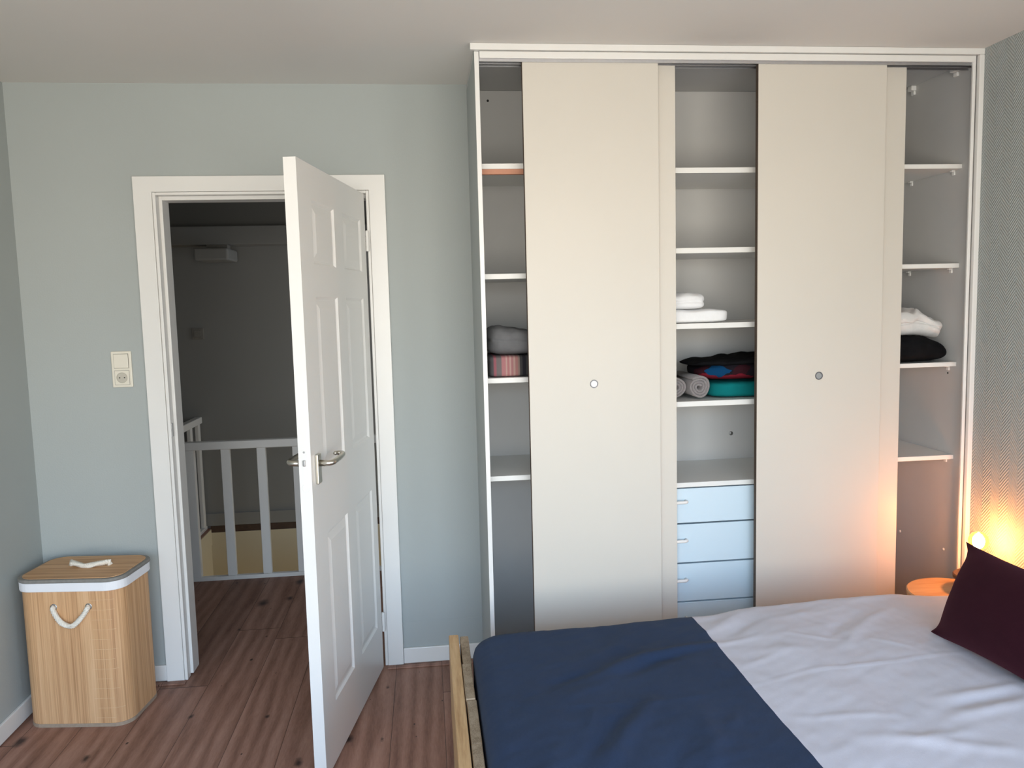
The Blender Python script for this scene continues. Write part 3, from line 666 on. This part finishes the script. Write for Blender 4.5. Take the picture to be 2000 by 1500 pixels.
def duvet_part(xa, xb, nx):
    k = MB(); ny = 200; rows = []
    def warp(x, y):   # pull corner points onto the rounded outline
        for cx, sx in ((DX+CR, -1), (DXE-CR, 1)):
            for cy, sy in ((DY1-CR, 1), (DY0+CR, -1)):
                ux, uy = (x-cx)*sx/CR, (y-cy)*sy/CR
                if ux > 0 and uy > 0:
                    m = max(ux, uy); L = sqrt(ux*ux+uy*uy)
                    return cx+sx*CR*ux*m/L, cy+sy*CR*uy*m/L
        return x, y
    def wob(x, y): return x, y
    rr = .055
    for i in range(nx+1):
        u = i/nx; x = xa+(xb-xa)*u; col = []
        for j in range(ny+1):
            v = j/ny; v = v-.12*sin(2*pi*v)/(2*pi)*1.0; y = DY0+(DY1-DY0)*v
            X, Y = warp(x, y); d = max(0, sdf(X, Y)); z = ztop(X, Y)
            if d < rr: z -= .045*(1-sqrt(max(0, 1-(1-d/rr)**2)))
            col.append((X, Y, z))
        rows.append(col)
    V = [[k.bm.verts.new(p) for p in c] for c in rows]
    for i in range(nx):
        for j in range(ny): k.bm.faces.new((V[i][j], V[i+1][j], V[i+1][j+1], V[i][j+1]))
    edge = [V[i][0] for i in range(nx+1)]; edge2 = [V[i][ny] for i in range(nx+1)]
    chains = [edge, edge2]
    if xa <= DX+.01: chains.append(V[0])
    if xb >= DXE-.01: chains.append(V[nx])
    low = {}
    def lower(v, s):
        key = (round(v.co.x, 5), round(v.co.y, 5), s)
        if key not in low: low[key] = k.bm.verts.new((v.co.x, v.co.y, v.co.z-(.035, .075, .115)[s] if s < 2 else .335))
        return low[key]
    for ch in chains:
        for a, b in zip(ch, ch[1:]):
            if (a.co-b.co).length < 1e-7: continue
            q = [a, b]
            for s in range(3):
                c, d_ = lower(a, s), lower(b, s)
                try: k.bm.faces.new((q[0], q[1], d_, c))
                except ValueError: pass
                q = [c, d_]
    return k
dv = thing('duvet', 'two-tone duvet, navy at the foot and pale lilac above, spread over the bed', 'duvet', (1.05, -1.64, .45))
o = duvet_part(DX, SPLIT, 130).build('navy_section', M['bluecloth'], dv, smooth=True); o['label'] = 'navy blue foot section'
o = duvet_part(SPLIT, DXE, 190).build('lilac_section', M['lilaccloth'], dv, smooth=True); o['label'] = 'pale lilac upper section'

# cushion propped on the duvet
def cushion(w, h, t, n=40):
    k = MB(); grids = []
    for s in (1, -1):
        V = []
        for i in range(n+1):
            row = []
            for j in range(n+1):
                u, v = -1+2*i/n, -1+2*j/n
                pu = 1-.24*(1-v*v)*abs(u)**5; pv = 1-.10*(1-u*u)*abs(v)**5
                tt = t*((1-abs(u)**2.6)*(1-abs(v)**2.6))**.78
                tt += .004*noise.noise(Vector((u*4, v*4, s*3)))*(1-u**4)*(1-v**4)
                e = max(0, abs(u)-.45)*max(0, .85-abs(v))*0
                wr = .010*sin(9*(abs(u)-abs(v)*.4))*max(0, abs(u*v)-.28)*(1-max(abs(u), abs(v))**6)
                row.append(k.bm.verts.new((u*pu*w/2, v*pv*h/2, s*(tt/2+wr))))
            V.append(row)
        grids.append(V)
        for i in range(n):
            for j in range(n): k.bm.faces.new((V[i][j], V[i+1][j], V[i+1][j+1], V[i][j+1]))
    bmesh.ops.remove_doubles(k.bm, verts=k.bm.verts, dist=1e-5); return k
cu = cushion(.52, .300, .19).build('cushion', M['velvet'], smooth=True)
e1 = Vector((.09, -.995, 0)).normalized(); e2 = Vector((.405, 0, .914)); e2 = (e2-e1*e2.dot(e1)).normalized(); e3 = e1.cross(e2)
B = Vector((1.497, -1.198, .528)); ctr = B+e1*.26+e2*.150
cu.matrix_world = Matrix(((e1.x, e2.x, e3.x, ctr.x), (e1.y, e2.y, e3.y, ctr.y), (e1.z, e2.z, e3.z, ctr.z), (0, 0, 0, 1)))
tag(cu, 'dark burgundy velvet cushion propped up on the lilac duvet', 'cushion')

# ------------------------------------------------------------------ side table and lamp
tb = thing('side_table', 'round light wooden side table between the bed and the wardrobe', 'table', (1.945, -.695, 0))
MB().lathe([(.158, .418), (.166, .422), (.166, .436), (.162, .440)], (1.945, -.695, 0), 64).build('tabletop', M['tabletop'], tb)
for a in (.4, 2.5, 4.6): MB().tube([(1.945+.10*cos(a), -.695+.10*sin(a), .4175), (1.945+.135*cos(a), -.695+.135*sin(a), 0)], [.017, .011], 14).build('leg', M['tabletop'], tb, smooth=True)
LX, LY = 2.028, -.700
lp = thing('table_lamp', 'small lamp with glowing amber globe bulb on the round side table', 'lamp', (LX, LY, .4402))
MB().lathe([(.030, .4402), (.030, .446), (.012, .452), (.012, .487)], (LX, LY, 0), 28).build('foot', M['darkwood'], lp, smooth=False)
MB().lathe([(.070, .4872), (.078, .490), (.079, .502), (.075, .506)], (LX-.004, LY, 0), 48).build('base', M['darkwood'], lp)
MB().lathe([(.019, .5062), (.019, .560), (.021, .562), (.021, .590), (.016, .592)], (LX, LY, 0), 28).build('lamp_holder', M['brass'], lp)
prof = [(.013, .5925), (.015, .600)]+[(.0345*sin(a), .636-.0345*cos(a)) for a in [.55+.26*i for i in range(10)]]+[(.001, .6705)]
bl = MB().lathe(prof, (LX, LY, 0), 40, cap0=False).build('bulb', M['amber'], lp, smooth=True); bl['label'] = 'glowing amber glass globe bulb'
fp = [(.004, .595)]+[(.021*sin(a)**.8, .634-.026*cos(a)) for a in [.3+.25*i for i in range(11)]]
MB().lathe(fp, (LX, LY, 0), 20).build('filament', M['filament'], bl, smooth=True)
for o in C.objects:
    if '_world' in o: del o['_world']
